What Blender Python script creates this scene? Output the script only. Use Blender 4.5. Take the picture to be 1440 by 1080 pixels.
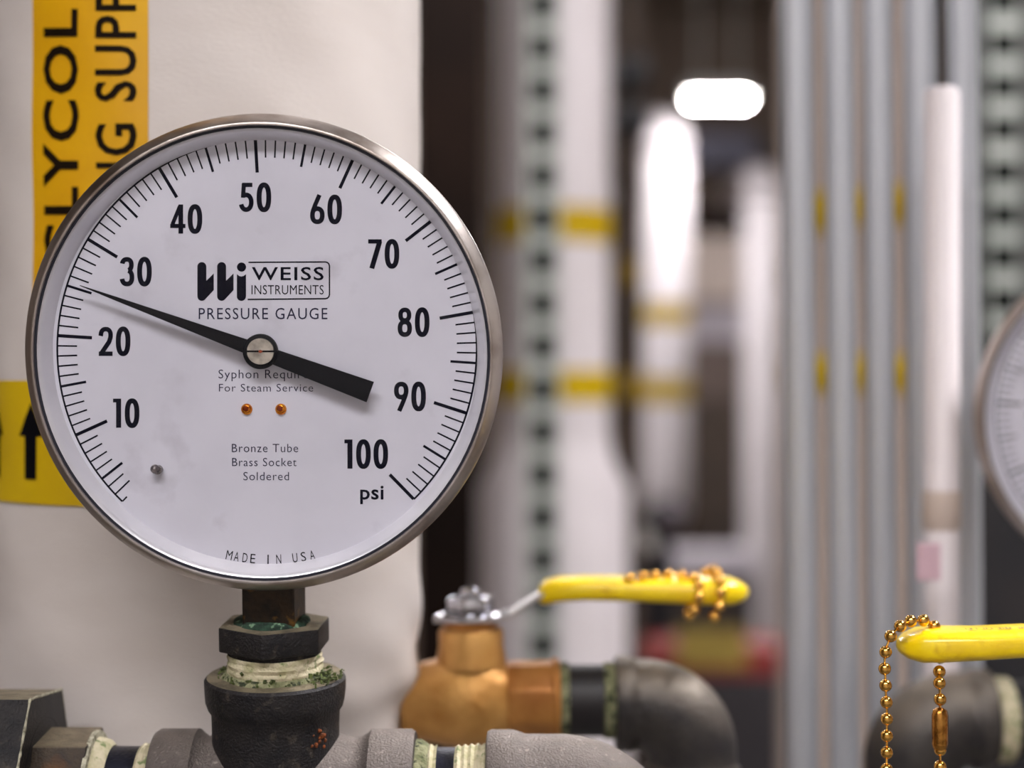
import bpy, bmesh, math, random
from mathutils import Vector, Matrix
random.seed(7)
for o in list(bpy.data.objects): bpy.data.objects.remove(o)
scene = bpy.context.scene
COL = scene.collection
PI = math.pi

# ------------------------------------------------------------------ camera
F = 2400.0                                    # focal length in pixels of a 1440 wide frame (60 mm on 36 mm)
CH = 1.5                                      # camera height
cam = bpy.data.cameras.new('camera'); cam.lens = 60.0; cam.sensor_width = 36.0; cam.sensor_fit = 'HORIZONTAL'
cam.clip_start = 0.01; cam.clip_end = 100
cam.dof.use_dof = True; cam.dof.focus_distance = 0.474; cam.dof.aperture_fstop = 5.6
co = bpy.data.objects.new('camera', cam); COL.objects.link(co)
co.location = (0, 0, CH); co.rotation_euler = (PI/2, 0, 0)
scene.camera = co
# ------------------------------------------------------------------ world + exposure
w = bpy.data.worlds.new('world'); scene.world = w; w.use_nodes = True
w.node_tree.nodes['Background'].inputs[0].default_value = (0.5, 0.48, 0.5, 1)
w.node_tree.nodes['Background'].inputs[1].default_value = 0.2
vs = scene.view_settings
vs.view_transform = 'Standard'; vs.look = 'None'; vs.gamma = 1; vs.use_curve_mapping = False
vs.exposure = 1.2
LAMP_FRONT, LAMP_SIDE, LAMP_AISLE, LAMP_FAR, FILL_BACK = 11.0, 54.0, 32.0, 150.0, 60.0

# ------------------------------------------------------------------ materials
def lin(c):
    return tuple(((v/255)/12.92 if v/255 <= 0.04045 else ((v/255+0.055)/1.055)**2.4) for v in c)
def mat(name, c1, c2=None, scale=60, rough=0.5, metal=0.0, bump=0.0, bscale=None, detail=6, lo=0.4, hi=0.65,
        coat=0.0, stretch=(1, 1, 1), c3=None, s3=20, lo3=0.58, hi3=0.66, rough2=None, spec=0.5, dust_toplight=None):
    m = bpy.data.materials.new(name); m.use_nodes = True
    nt = m.node_tree; N = nt.nodes; L = nt.links
    b = N['Principled BSDF']
    b.inputs['Base Color'].default_value = (*lin(c1), 1)
    b.inputs['Roughness'].default_value = rough; b.inputs['Metallic'].default_value = metal
    b.inputs['Coat Weight'].default_value = coat; b.inputs['Specular IOR Level'].default_value = spec
    tc = N.new('ShaderNodeTexCoord'); mp = N.new('ShaderNodeMapping'); mp.inputs['Scale'].default_value = stretch
    L.new(tc.outputs['Object'], mp.inputs[0])
    if c2:
        n = N.new('ShaderNodeTexNoise'); n.inputs['Scale'].default_value = scale; n.inputs['Detail'].default_value = detail
        r = N.new('ShaderNodeValToRGB'); r.color_ramp.elements[0].position = lo; r.color_ramp.elements[1].position = hi
        r.color_ramp.elements[0].color = (*lin(c1), 1); r.color_ramp.elements[1].color = (*lin(c2), 1)
        L.new(mp.outputs[0], n.inputs['Vector']); L.new(n.outputs['Fac'], r.inputs[0])
        out = r.outputs[0]
        if c3:
            n3 = N.new('ShaderNodeTexNoise'); n3.inputs['Scale'].default_value = s3; n3.inputs['Detail'].default_value = 8
            r3 = N.new('ShaderNodeValToRGB'); r3.color_ramp.elements[0].position = lo3; r3.color_ramp.elements[1].position = hi3
            mx = N.new('ShaderNodeMix'); mx.data_type = 'RGBA'
            L.new(tc.outputs['Object'], n3.inputs['Vector']); L.new(n3.outputs['Fac'], r3.inputs[0])
            L.new(r3.outputs[0], mx.inputs['Factor']); L.new(out, mx.inputs[6]); mx.inputs[7].default_value = (*lin(c3), 1)
            out = mx.outputs[2]
        if dust_toplight:                                   # faces that look up: settled dust, and painted top light on irongrey
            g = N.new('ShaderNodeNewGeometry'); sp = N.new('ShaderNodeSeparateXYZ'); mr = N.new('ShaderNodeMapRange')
            mr.inputs[1].default_value = dust_toplight[1]; mr.inputs[2].default_value = dust_toplight[2]; mr.inputs[4].default_value = dust_toplight[3]
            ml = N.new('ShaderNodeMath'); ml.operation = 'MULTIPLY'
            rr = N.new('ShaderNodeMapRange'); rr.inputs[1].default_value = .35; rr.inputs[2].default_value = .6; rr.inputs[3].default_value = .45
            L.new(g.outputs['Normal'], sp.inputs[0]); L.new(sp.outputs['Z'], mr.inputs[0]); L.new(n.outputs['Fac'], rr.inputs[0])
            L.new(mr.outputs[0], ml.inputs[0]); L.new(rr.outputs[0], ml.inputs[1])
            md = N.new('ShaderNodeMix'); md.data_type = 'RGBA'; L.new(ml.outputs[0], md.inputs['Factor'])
            L.new(out, md.inputs[6]); md.inputs[7].default_value = (*lin(dust_toplight[0]), 1); out = md.outputs[2]
        L.new(out, b.inputs['Base Color'])
        if rough2 is not None:
            mr = N.new('ShaderNodeMapRange'); mr.inputs[1].default_value = lo; mr.inputs[2].default_value = hi
            mr.inputs[3].default_value = rough; mr.inputs[4].default_value = rough2
            L.new(n.outputs['Fac'], mr.inputs[0]); L.new(mr.outputs[0], b.inputs['Roughness'])
    if bump:
        nb = N.new('ShaderNodeTexNoise'); nb.inputs['Scale'].default_value = bscale or scale*3; nb.inputs['Detail'].default_value = 8
        bp = N.new('ShaderNodeBump'); bp.inputs['Strength'].default_value = 1.0; bp.inputs['Distance'].default_value = bump
        L.new(mp.outputs[0], nb.inputs['Vector']); L.new(nb.outputs['Fac'], bp.inputs['Height']); L.new(bp.outputs[0], b.inputs['Normal'])
    return m
def emat(name, c, s):
    m = bpy.data.materials.new(name); m.use_nodes = True; nt = m.node_tree
    nt.nodes.remove(nt.nodes['Principled BSDF']); e = nt.nodes.new('ShaderNodeEmission')
    e.inputs[0].default_value = (*c, 1); e.inputs[1].default_value = s
    nt.links.new(e.outputs[0], nt.nodes['Material Output'].inputs[0]); return m
def glassmat():
    m = bpy.data.materials.new('gauge glass'); m.use_nodes = True; nt = m.node_tree; N = nt.nodes
    N.remove(N['Principled BSDF'])
    t = N.new('ShaderNodeBsdfTransparent'); t.inputs[0].default_value = (0.98, 0.985, 0.99, 1)
    g = N.new('ShaderNodeBsdfGlossy'); g.inputs['Roughness'].default_value = 0.03
    lw = N.new('ShaderNodeLayerWeight'); lw.inputs[0].default_value = 0.5          # facing: same from both sides
    pw = N.new('ShaderNodeMath'); pw.operation = 'POWER'; pw.inputs[1].default_value = 5.0
    ma = N.new('ShaderNodeMath'); ma.operation = 'MULTIPLY_ADD'; ma.inputs[1].default_value = 0.93; ma.inputs[2].default_value = 0.018
    nt.links.new(lw.outputs['Facing'], pw.inputs[0]); nt.links.new(pw.outputs[0], ma.inputs[0])
    mx = N.new('ShaderNodeMixShader')
    nt.links.new(ma.outputs[0], mx.inputs[0]); nt.links.new(t.outputs[0], mx.inputs[1]); nt.links.new(g.outputs[0], mx.inputs[2])
    nt.links.new(mx.outputs[0], N['Material Output'].inputs[0]); return m

M = dict(
 floor=mat('painted concrete floor', (120, 116, 112), (98, 94, 92), 3, 0.6, bump=0.001, bscale=40),
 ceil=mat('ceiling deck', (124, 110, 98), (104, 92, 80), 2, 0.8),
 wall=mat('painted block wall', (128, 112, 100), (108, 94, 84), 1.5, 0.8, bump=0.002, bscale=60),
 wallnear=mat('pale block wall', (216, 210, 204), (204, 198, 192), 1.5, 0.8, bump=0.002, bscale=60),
 jacket=mat('white canvas pipe jacket', (213, 205, 201), (204, 195, 190), 14, 0.62, bump=0.00012, bscale=500, stretch=(1, 1, 2.5)),
 jacket2=mat('white pipe jacket', (219, 211, 214), (206, 198, 200), 5, 0.55),
 jacket3=mat('aged pipe jacket', (196, 180, 170), (172, 156, 146), 3, 0.6),
 marker=mat('orange yellow label', (222, 168, 0), (212, 156, 0), 25, 0.42),
 arrowtape=mat('yellow arrow tape', (212, 178, 4), (204, 168, 2), 25, 0.45),
 band=mat('yellow band', (196, 164, 0), (182, 150, 0), 5, 0.6, spec=0.2),
 shadeband=mat('shaded yellow band', (140, 112, 20), (120, 95, 14), 5, 0.5),  # yellow band darkened, shade put into the colour
 ink=mat('black print', (24, 14, 4), None, rough=0.6, spec=0.1),
 inkblack=mat('black arrow print', (6, 6, 12), None, rough=0.6, spec=0.1),
 dialink=mat('dial print', (5, 6, 22), None, rough=0.6, spec=0.05),
 dialgrey=mat('thin dial print', (40, 40, 64), None, rough=0.6, spec=0.05),
 dial=mat('white dial enamel', (208, 206, 218), (201, 199, 211), 40, 0.5, c3=(190, 187, 199), s3=55, lo3=0.62, hi3=0.74),
 smudge=mat('grey smudge', (178, 174, 184), None, rough=0.6),
 steel=mat('brushed steel bezel', (204, 196, 192), (168, 156, 148), 30, 0.33, 0.92, bump=0.00003, bscale=600, c3=(122, 106, 94), s3=42, lo3=0.5, hi3=0.72),
 innersteel=mat('satin inner ring', (232, 230, 236), (216, 214, 222), 30, 0.3, 0.35),
 groove=mat('dark crimp line', (16, 17, 34), None, rough=0.6),
 casedark=mat('steel case', (150, 140, 130), (120, 108, 98), 40, 0.35, 0.9),
 pointer=mat('black pointer paint', (3, 4, 12), None, rough=0.5, spec=0.15),
 screw=mat('nickel screw', (205, 198, 188), (150, 142, 134), 300, 0.3, 0.85),
 reddot=mat('copper staking dot', (150, 62, 30), None, rough=0.5),
 rivet=mat('brass rivet', (236, 150, 40), (200, 104, 18), 500, 0.22, 0.9),
 rivetdark=mat('brass rivet hollow', (120, 44, 6), None, rough=0.35, metal=0.7),
 pin=mat('stop pin', (150, 140, 140), (50, 46, 50), 900, 0.35, 0.7),
 socket=mat('tarnished brass', (48, 34, 18), (24, 18, 14), 200, 0.5, 0.5, bump=0.0002, bscale=900, c3=(130, 92, 30), s3=120),
 verdigris=mat('green corrosion', (48, 78, 60), (22, 38, 32), 450, 0.9, bump=0.001, bscale=1200, c3=(128, 160, 130), s3=500, lo3=0.58, hi3=0.66),
 iron=mat('black malleable iron', (40, 37, 38), (24, 23, 27), 180, 0.52, 0.35, bump=0.0005, bscale=1400, c3=(84, 76, 68), s3=260, lo3=0.6, hi3=0.78, dust_toplight=((158, 146, 122), .7, .97, .85)),
 irongrey=mat('grey cast iron with painted top light', (92, 85, 82), (58, 53, 54), 160, 0.45, 0.35, bump=0.0007, bscale=1500, c3=(176, 166, 158), s3=420, lo3=0.62, hi3=0.78, dust_toplight=((164, 152, 144), .3, 1.0, .55)),  # top light painted paler onto upward faces
 ironrust=mat('iron with rust', (62, 50, 38), (34, 30, 30), 180, 0.55, 0.2, bump=0.0005, bscale=1400, c3=(116, 74, 30), s3=90, lo3=0.5, hi3=0.75, dust_toplight=((150, 136, 112), .5, 1.0, .7)),
 edge=mat('worn bright edge', (196, 192, 170), (120, 114, 96), 700, 0.6, 0.1, bump=0.0004, bscale=2500),
 rust=mat('orange rust', (128, 62, 16), (70, 36, 14), 900, 0.9, bump=0.0006, bscale=2500),
 tape=mat('thread sealant', (206, 196, 168), (172, 166, 130), 260, 0.85, bump=0.0006, bscale=900, c3=(120, 134, 88), s3=330, lo3=0.58, hi3=0.66),
 tapegreen=mat('greenish thread sealant', (150, 150, 116), (100, 104, 70), 340, 0.9, bump=0.0009, bscale=1300, c3=(46, 54, 36), s3=420, lo3=0.54, hi3=0.62),
 moss=mat('dark green crumbs', (52, 60, 36), (100, 112, 60), 900, 0.95),
 pipedark=mat('black steel pipe', (44, 46, 60), (24, 24, 30), 120, 0.35, 0.6, bump=0.0002, bscale=900, c3=(110, 116, 140), s3=100, lo3=0.66, hi3=0.8, stretch=(1, 1, 1)),
 pipeblack=mat('black painted pipe', (20, 20, 26), (34, 30, 32), 10, 0.5),
 bronze=mat('bronze body', (226, 172, 98), (196, 138, 66), 60, 0.38, 0.4, bump=0.0006, bscale=300),
 bronzehex=mat('bronze hex', (204, 144, 76), (170, 110, 52), 60, 0.4, 0.4, bump=0.0004, bscale=300),
 chrome=mat('zinc plated nut', (205, 205, 212), (165, 165, 176), 80, 0.16, 1.0),
 lever=mat('plated lever', (200, 198, 200), (170, 166, 168), 60, 0.3, 0.9),
 grip=mat('yellow vinyl grip', (250, 218, 4), (240, 202, 2), 120, 0.30, bump=0.00015, bscale=350, coat=0.3, c3=(214, 166, 2), s3=160, lo3=0.6, hi3=0.8),
 gripprint=mat('worn grey print', (150, 132, 60), None, rough=0.6),
 brass=mat('brass chain', (238, 188, 98), (206, 148, 66), 500, 0.16, 1.0),
 brassdark=mat('brass connector', (206, 148, 72), (150, 100, 44), 400, 0.25, 1.0, bump=0.0002, bscale=700),
 ironfar=mat('dark cast elbow', (62, 58, 56), (38, 36, 40), 60, 0.42, 0.3, bump=0.0006, bscale=500, dust_toplight=((150, 138, 124), .15, .95, .9)),  # upward faces turn paler tan-grey
 tube=mat('stainless tubing', (190, 193, 200), (176, 180, 188), 3, 0.4, 0.5, stretch=(1, 1, 0.1)),
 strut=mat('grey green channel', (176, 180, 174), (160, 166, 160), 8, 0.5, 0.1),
 strutin=mat('shaded green channel inside', (4, 20, 17), (2, 12, 11), 20, 0.8, spec=0.1),  # green made near-black, the unlit slot shade put into the colour
 darkbrown=mat('dark brown duct', (34, 23, 18), (20, 14, 12), 2, 0.9, spec=0.1),  # also colours the box added for the shaded gap
 darkgrey=mat('dark equipment', (50, 46, 50), (38, 34, 40), 3, 0.6),
 darkpipe=mat('dark brown pipe', (78, 64, 54), (58, 48, 42), 10, 0.6),
 clamp=mat('black clamp', (14, 14, 22), None, rough=0.5),
 ductgrey=mat('galvanised duct', (170, 162, 172), (140, 132, 140), 2, 0.4, 0.4),
 ductblue=mat('blue grey box', (150, 150, 172), (130, 130, 150), 4, 0.45),
 cabinet=mat('beige cabinet', (206, 190, 180), (188, 172, 162), 2, 0.55),
 cabinetlow=mat('grey cabinet', (186, 178, 186), (170, 162, 170), 2, 0.55),
 brownpanel=mat('brown cabinet', (112, 96, 88), (92, 78, 74), 3, 0.6),
 red=mat('red paint', (150, 50, 44), (120, 36, 36), 10, 0.5),
 tan=mat('tan label', (170, 146, 66), (150, 126, 56), 20, 0.6),
 pink=mat('pink tag', (200, 168, 180), None, rough=0.6),
 housing=mat('white lamp housing', (220, 218, 214), None, rough=0.5),
 glass=glassmat(),
)
# ------------------------------------------------------------------ geometry helpers
I4 = Matrix.Identity(4)
WM = {}
def tag(o, label=None, cat=None, group=None, kind=None):
    if label: o['label'] = label
    if cat: o['category'] = cat
    if group: o['group'] = group
    if kind: o['kind'] = kind
    return o
def thing(name, label, cat, base, Fr=I4, group=None):
    o = bpy.data.objects.new(name, None); COL.objects.link(o); o.empty_display_size = 0.02
    m = Fr @ Matrix.Translation(Vector(base)); o.matrix_world = m; WM[o] = m
    return tag(o, label, cat, group)
def put(name, bm, m, parent=None, Fr=I4, base=None, smooth=40, label=None, cat=None, group=None, kind=None):
    """link bm (coordinates in frame Fr) as one mesh object, child of parent or top-level with its origin at base"""
    if parent is not None: rm = WM[parent]
    else: rm = Fr @ Matrix.Translation(Vector(base if base is not None else (0, 0, 0)))
    bm.transform(rm.inverted() @ Fr)
    bmesh.ops.recalc_face_normals(bm, faces=bm.faces) if smooth >= 0 else None
    me = bpy.data.meshes.new(name); bm.to_mesh(me); bm.free()
    me.materials.append(M[m] if isinstance(m, str) else m)
    if smooth > 0:
        me.polygons.foreach_set('use_smooth', [True]*len(me.polygons)); me.set_sharp_from_angle(angle=math.radians(smooth))
    o = bpy.data.objects.new(name, me); COL.objects.link(o)
    if parent is not None: o.parent = parent
    else: o.matrix_world = rm
    WM[o] = rm
    return tag(o, label, cat, group, kind)
def copy_tree(o, parent=None, mw=None):
    c = o.copy(); COL.objects.link(c); c.parent = parent
    if mw is not None: c.matrix_world = mw; WM[c] = mw
    for ch in list(o.children): copy_tree(ch, c)
    return c
AX = {'x': Matrix(((0, 0, 1, 0), (1, 0, 0, 0), (0, 1, 0, 0), (0, 0, 0, 1))),
      'y': Matrix(((1, 0, 0, 0), (0, 0, 1, 0), (0, 1, 0, 0), (0, 0, 0, 1))), 'z': I4}
def lathe(prof, axis='z', c=(0, 0, 0), seg=64, bm=None, wob=0.0, squash=None):
    """profile of (r, t); t runs along the axis from point c"""
    bm = bm or bmesh.new(); A = Matrix.Translation(Vector(c)) @ AX[axis]; rings = []
    for (r, t) in prof:
        if r <= 1e-9: rings.append([bm.verts.new(A @ Vector((0, 0, t)))]); continue
        rings.append([bm.verts.new(A @ Vector((math.cos(a)*r*(1+wob*math.sin(5*a+t*900)+wob*0.6*math.sin(11*a+1)), math.sin(a)*r*(1+wob*math.sin(4*a+t*700)), t)))
                      for a in (2*PI*i/seg for i in range(seg))])
    for a, b in zip(rings, rings[1:]):
        for i in range(seg):
            j = (i+1) % seg
            if len(a) == 1 and len(b) == 1: continue
            if len(a) == 1: bm.faces.new((a[0], b[i], b[j]))
            elif len(b) == 1: bm.faces.new((a[i], a[j], b[0]))
            else: bm.faces.new((a[i], a[j], b[j], b[i]))
    return bm
def box(c, s, bm=None, bev=0.0, rot=None):
    bm = bm or bmesh.new()
    m = Matrix.Translation(Vector(c)) @ (rot or I4) @ Matrix.Diagonal((s[0], s[1], s[2], 1))
    r = bmesh.ops.create_cube(bm, size=1, matrix=m)
    if bev:
        es = list({e for v in r['verts'] for e in v.link_edges})
        bmesh.ops.bevel(bm, geom=es, offset=bev, segments=2, affect='EDGES', profile=0.5)
    return bm
def prism(n, apothem, t0, t1, axis='z', c=(0, 0, 0), rot=0.0, bev=0.0, cham=0.0, bm=None):
    """regular n-gon prism between t0 and t1 along the axis, optional chamfered ends"""
    R = apothem/math.cos(PI/n); bm2 = bmesh.new(); A = Matrix.Translation(Vector(c)) @ AX[axis]
    lo = [bm2.verts.new(A @ Vector((R*math.cos(rot+2*PI*i/n), R*math.sin(rot+2*PI*i/n), t0))) for i in range(n)]
    hi = [bm2.verts.new(A @ Vector((R*math.cos(rot+2*PI*i/n), R*math.sin(rot+2*PI*i/n), t1))) for i in range(n)]
    bm2.faces.new(lo); bm2.faces.new(hi)
    for i in range(n): bm2.faces.new((lo[i], lo[(i+1) % n], hi[(i+1) % n], hi[i]))
    if bev: bmesh.ops.bevel(bm2, geom=bm2.edges[:], offset=bev, segments=2, affect='EDGES', profile=0.5)
    if bm is None: return bm2
    me = bpy.data.meshes.new('t'); bm2.to_mesh(me); bm2.free(); bm.from_mesh(me); bpy.data.meshes.remove(me); return bm
def sweep(pts, rad, seg=24, bm=None, caps=True, flat=1.0):
    """round section swept along points with a radius for each point"""
    bm = bm or bmesh.new(); pts = [Vector(p) for p in pts]; n = len(pts); rings = []
    if not hasattr(rad, '__len__'): rad = [rad]*n
    t0 = (pts[1]-pts[0]).normalized()
    up = Vector((0, 1, 0)) if abs(t0.y) < 0.9 else Vector((0, 0, 1))
    u = t0.cross(up).normalized()
    for i, p in enumerate(pts):
        t = (pts[min(i+1, n-1)]-pts[max(i-1, 0)]).normalized()
        u = (u - t*u.dot(t)).normalized(); v = t.cross(u)
        rings.append([bm.verts.new(p + (u*math.cos(a)*flat + v*math.sin(a))*rad[i]) for a in (2*PI*k/seg for k in range(seg))])
    for a, b in zip(rings, rings[1:]):
        for k in range(seg): bm.faces.new((a[k], a[(k+1) % seg], b[(k+1) % seg], b[k]))
    if caps: bm.faces.new(rings[0]); bm.faces.new(rings[-1])
    return bm
def ball(c, r, bm=None, u=16, v=10, sc=(1, 1, 1)):
    bm = bm or bmesh.new()
    bmesh.ops.create_uvsphere(bm, u_segments=u, v_segments=v, radius=r, matrix=Matrix.Translation(Vector(c)) @ Matrix.Diagonal((*sc, 1)))
    return bm
def flat(polys, mp, bm=None, cut=0):
    """polygons given in a plane, put on a surface by mp(u, v)"""
    bm = bm or bmesh.new()
    for p in polys:
        vs_ = [bm.verts.new((q[0], q[1], 0)) for q in p]
        try: bm.faces.new(vs_)
        except ValueError: pass
    if cut: bmesh.ops.subdivide_edges(bm, edges=bm.edges[:], cuts=cut, use_grid_fill=True)
    for v in bm.verts: v.co = mp(v.co.x, v.co.y)
    return bm
def ribbon(pts, wd, closed=False):
    """stroke polygons of width wd (y up or down alike), mitred"""
    n = len(pts); L_ = []; R_ = []
    for i in range(n):
        if closed: a, b = pts[i-1], pts[(i+1) % n]
        else: a, b = pts[max(i-1, 0)], pts[min(i+1, n-1)]
        dx, dy = b[0]-a[0], b[1]-a[1]; l = math.hypot(dx, dy) or 1
        ww = wd(i/(n-1)) if callable(wd) else wd
        nx, ny = -dy/l*ww/2, dx/l*ww/2
        if 0 < i < n-1:                                  # mitre
            d1x, d1y = pts[i][0]-a[0], pts[i][1]-a[1]; l1 = math.hypot(d1x, d1y) or 1
            k = abs((-dy/l)*(-d1y/l1)+(dx/l)*(d1x/l1)); k = max(k, 0.6); nx /= k; ny /= k
        L_.append((pts[i][0]+nx, pts[i][1]+ny)); R_.append((pts[i][0]-nx, pts[i][1]-ny))
    out = [(L_[i], L_[i+1], R_[i+1], R_[i]) for i in range(n-1)]
    if closed: out.append((L_[-1], L_[0], R_[0], R_[-1]))
    return out
def oval(cx, cy, rx, ry, a0=0, a1=360, n=36, e=2.35):
    o = []
    for i in range(n+1):
        a = math.radians(a0+(a1-a0)*i/n); c, s = math.cos(a), math.sin(a)
        o.append((cx+rx*math.copysign(abs(c)**(2/e), c), cy+ry*math.copysign(abs(s)**(2/e), s)))
    return o
def digit(ch):
    """condensed sans numeral, 20.8 x 41, y up"""
    S = 7.0; a, b, m, lo, hi = 3.6, 17.2, 10.4, 3.1, 37.9
    if ch == '0': return ribbon(oval(m, 20.5, 6.8, 17.4, n=48)[:-1], S, True)
    if ch == '1': return [((5.5, 0), (12.6, 0), (12.6, 41), (5.5, 41)), ((1.2, 35.6), (5.6, 35.6), (5.6, 41), (1.2, 41))]
    if ch == '2': return ribbon([(a-.4, 28)]+oval(m, 29, 6.8, 8.7, 175, -20, 22)+[(15.2, 20), (4.4, 4)], S-.6) + [((0.6, 0), (20, 0), (20, 6.2), (0.6, 6.2))]
    if ch == '3': return ribbon(oval(m-.4, 30, 6.4, 7.8, 170, -75, 24), S-.4)+ribbon(oval(m-.2, 12.6, 7, 9.4, 80, -170, 26), S-.4)
    if ch == '4': return ribbon([(13.6, 38.5), (3.2, 13)], 5.6) + [((0, 7.8), (21.5, 7.8), (21.5, 13.6), (0, 13.6)), ((11.6, 0), (18.2, 0), (18.2, 41), (11.6, 41))]
    if ch == '5': return [((4.2, 35), (18.6, 35), (18.6, 41), (4.2, 41))]+ribbon([(6.6, 40), (5.4, 20)], 6)+ribbon(oval(m-.6, 13.6, 7.2, 10.4, 122, -165, 30, 2.1), S-.5)
    if ch == '6': return ribbon(oval(m, 12.3, 6.9, 9.2, n=36)[:-1], S-.4, True)+ribbon([(3.6, 13), (4.4, 19), (7.6, 27.5), (13.4, 41)], S-.8)
    if ch == '7': return [((1.4, 35), (20.4, 35), (20.4, 41), (1.4, 41))]+ribbon([(17.6, 38), (6.4, 0)], S)
    if ch == '8': return ribbon(oval(m, 30.4, 6.0, 7.4, n=36)[:-1], S-.7, True)+ribbon(oval(m, 11.9, 6.8, 8.9, n=36)[:-1], S-.4, True)
    if ch == '9': return [tuple((20.8-q[0], 41-q[1]) for q in p) for p in digit('6')]
def text_polys(body, x0, x1, y0, y1, offset=0.0, space=1.0, yup=False):
    """built-in font outline fitted to the box x0..x1, y0(top)..y1(bottom) in picture-like coordinates (y down)"""
    cu = bpy.data.curves.new('t', 'FONT'); cu.body = body; cu.offset = offset; cu.space_character = space; cu.resolution_u = 3
    ob = bpy.data.objects.new('t', cu); COL.objects.link(ob)
    dg = bpy.context.evaluated_depsgraph_get(); me = bpy.data.meshes.new_from_object(ob.evaluated_get(dg))
    xs = [v.co.x for v in me.vertices]; ys = [v.co.y for v in me.vertices]
    ax, bx, ay, by = min(xs), max(xs), min(ys), max(ys)
    f = lambda v: (x0+(v.co.x-ax)/(bx-ax)*(x1-x0), (y1-(v.co.y-ay)/(by-ay)*(y1-y0)))
    P = [tuple(f(me.vertices[i]) for i in p.vertices) for p in me.polygons]
    bpy.data.objects.remove(ob); bpy.data.curves.remove(cu); bpy.data.meshes.remove(me)
    return P
def W(px, py, d):                              # a place in the room seen at that picture point, d metres ahead
    return Vector(((px-720)/F*d, d, CH+(540-py)/F*d))

# ------------------------------------------------------------------ room shell
RX0, RX1, RY0, RY1, RH = -2.8, 3.2, -1.6, 9.0, 3.45
put('floor', box(((RX0+RX1)/2, (RY0+RY1)/2, -0.05), (RX1-RX0+.2, RY1-RY0+.2, 0.1)), 'floor', base=(0, 0, 0), smooth=0, kind='structure')
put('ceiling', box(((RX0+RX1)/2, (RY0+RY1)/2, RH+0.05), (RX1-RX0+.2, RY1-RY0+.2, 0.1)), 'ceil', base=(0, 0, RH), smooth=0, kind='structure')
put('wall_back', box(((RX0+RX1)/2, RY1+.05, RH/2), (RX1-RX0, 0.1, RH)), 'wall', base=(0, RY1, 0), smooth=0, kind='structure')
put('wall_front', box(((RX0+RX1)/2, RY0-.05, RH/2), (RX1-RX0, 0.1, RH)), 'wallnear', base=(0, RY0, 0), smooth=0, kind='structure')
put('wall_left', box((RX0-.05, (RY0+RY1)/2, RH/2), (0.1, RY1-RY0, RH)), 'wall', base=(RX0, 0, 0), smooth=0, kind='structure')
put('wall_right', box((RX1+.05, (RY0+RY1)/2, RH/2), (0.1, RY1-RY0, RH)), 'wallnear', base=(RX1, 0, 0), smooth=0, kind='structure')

# ------------------------------------------------------------------ lamps
def strip_lamp(c, sx, sy, power, label, col=(1, .97, .975), th=.02):
    t = thing('strip_light', label, 'lamp', (c[0], c[1], c[2]))
    put('lamp_housing', box((c[0], c[1], c[2]+.035), (sx+.04, sy+.04, .05), bev=.006), 'housing', t, smooth=0)
    put('diffuser', box((c[0], c[1], c[2]), (sx, sy, th), bev=th*.2), emat('lit diffuser', col, power), t, smooth=0)
    for s in (-1, 1):
        x = c[0]+s*sx*.35 if sx > sy else c[0]; y = c[1]+s*sy*.35 if sy >= sx else c[1]
        put('hanger_rod', lathe([(0, c[2]+.06), (.005, c[2]+.06), (.005, RH), (0, RH)], c=(x, y, 0), seg=8), 'housing', t)
    return t
strip_lamp((-0.25, -0.80, 2.75), 1.5, 0.30, LAMP_FRONT, 'white strip light over the front of the pressure gauge')
strip_lamp((1.1, 0.9, 2.9), 0.14, 1.1, LAMP_SIDE, 'white strip light over the right side of the piping')
strip_lamp((0.2, 3.4, 3.1), 1.2, 0.14, LAMP_AISLE, 'white strip light over the middle of the aisle')

# ------------------------------------------------------------------ big insulated pipe behind the gauge
PR, PAX, PAY = 0.074, 0.600*math.tan(math.radians(-10.06)), 0.600
def jr(a, z):
    """jacket radius: wrinkles and a dent beside the valve"""
    d = 0.0
    zz = (z-(CH-0.105))
    wv = math.exp(-((a+0.05)/0.75)**2)
    d -= 0.0068*wv/(1+math.exp((zz+0.002)/0.005))
    d += 0.0022*wv*math.exp(-((zz-0.003)/0.006)**2)
    d += 0.0008*math.sin(z*170+3*a+1.3)*math.sin(z*61+5*a)*math.exp(-((zz)/0.055)**2)*wv*1.5
    d += 0.00035*math.sin(z*90+a*4)*math.sin(a*7+z*31)
    return PR+d
def cyl(a, z, off=0.0):
    r = jr(a, z)+off
    return Vector((PAX+r*math.cos(a), PAY+r*math.sin(a), z))
def pix2cyl(px, py):
    dx, dy = (px-720)/F, 1.0
    A_ = dx*dx+dy*dy; B_ = -2*(dx*PAX+dy*PAY); C_ = PAX**2+PAY**2-PR**2
    t = (-B_-math.sqrt(max(B_*B_-4*A_*C_, 0)))/(2*A_)
    return math.atan2(dy*t-PAY, dx*t-PAX), CH+(540-py)/F*t
bp = thing('insulated_pipe', 'large white canvas-wrapped pipe directly behind the pressure gauge', 'pipe', (PAX, PAY, 0))
bm = bmesh.new(); NA = 144
zs = [0.0, 0.3, 0.6, 0.9, 1.1] + [1.2+0.0035*i for i in range(150)] + [1.8, 2.2, 2.6, 3.0, RH]
rows = [[bm.verts.new(cyl(2*PI*k/NA-PI, z)) for k in range(NA)] for z in zs]
for a_, b_ in zip(rows, rows[1:]):
    for k in range(NA): bm.faces.new((a_[k], a_[(k+1) % NA], b_[(k+1) % NA], b_[k]))
put('jacket', bm, 'jacket', bp, smooth=80)
def patch(a0, a1, z0, z1, off, na, nz):
    bm = bmesh.new(); g = [[bm.verts.new(cyl(a0+(a1-a0)*i/na, z0+(z1-z0)*j/nz, off)) for i in range(na+1)] for j in range(nz+1)]
    for j in range(nz):
        for i in range(na): bm.faces.new((g[j][i], g[j][i+1], g[j+1][i+1], g[j+1][i]))
    return bm
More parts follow.
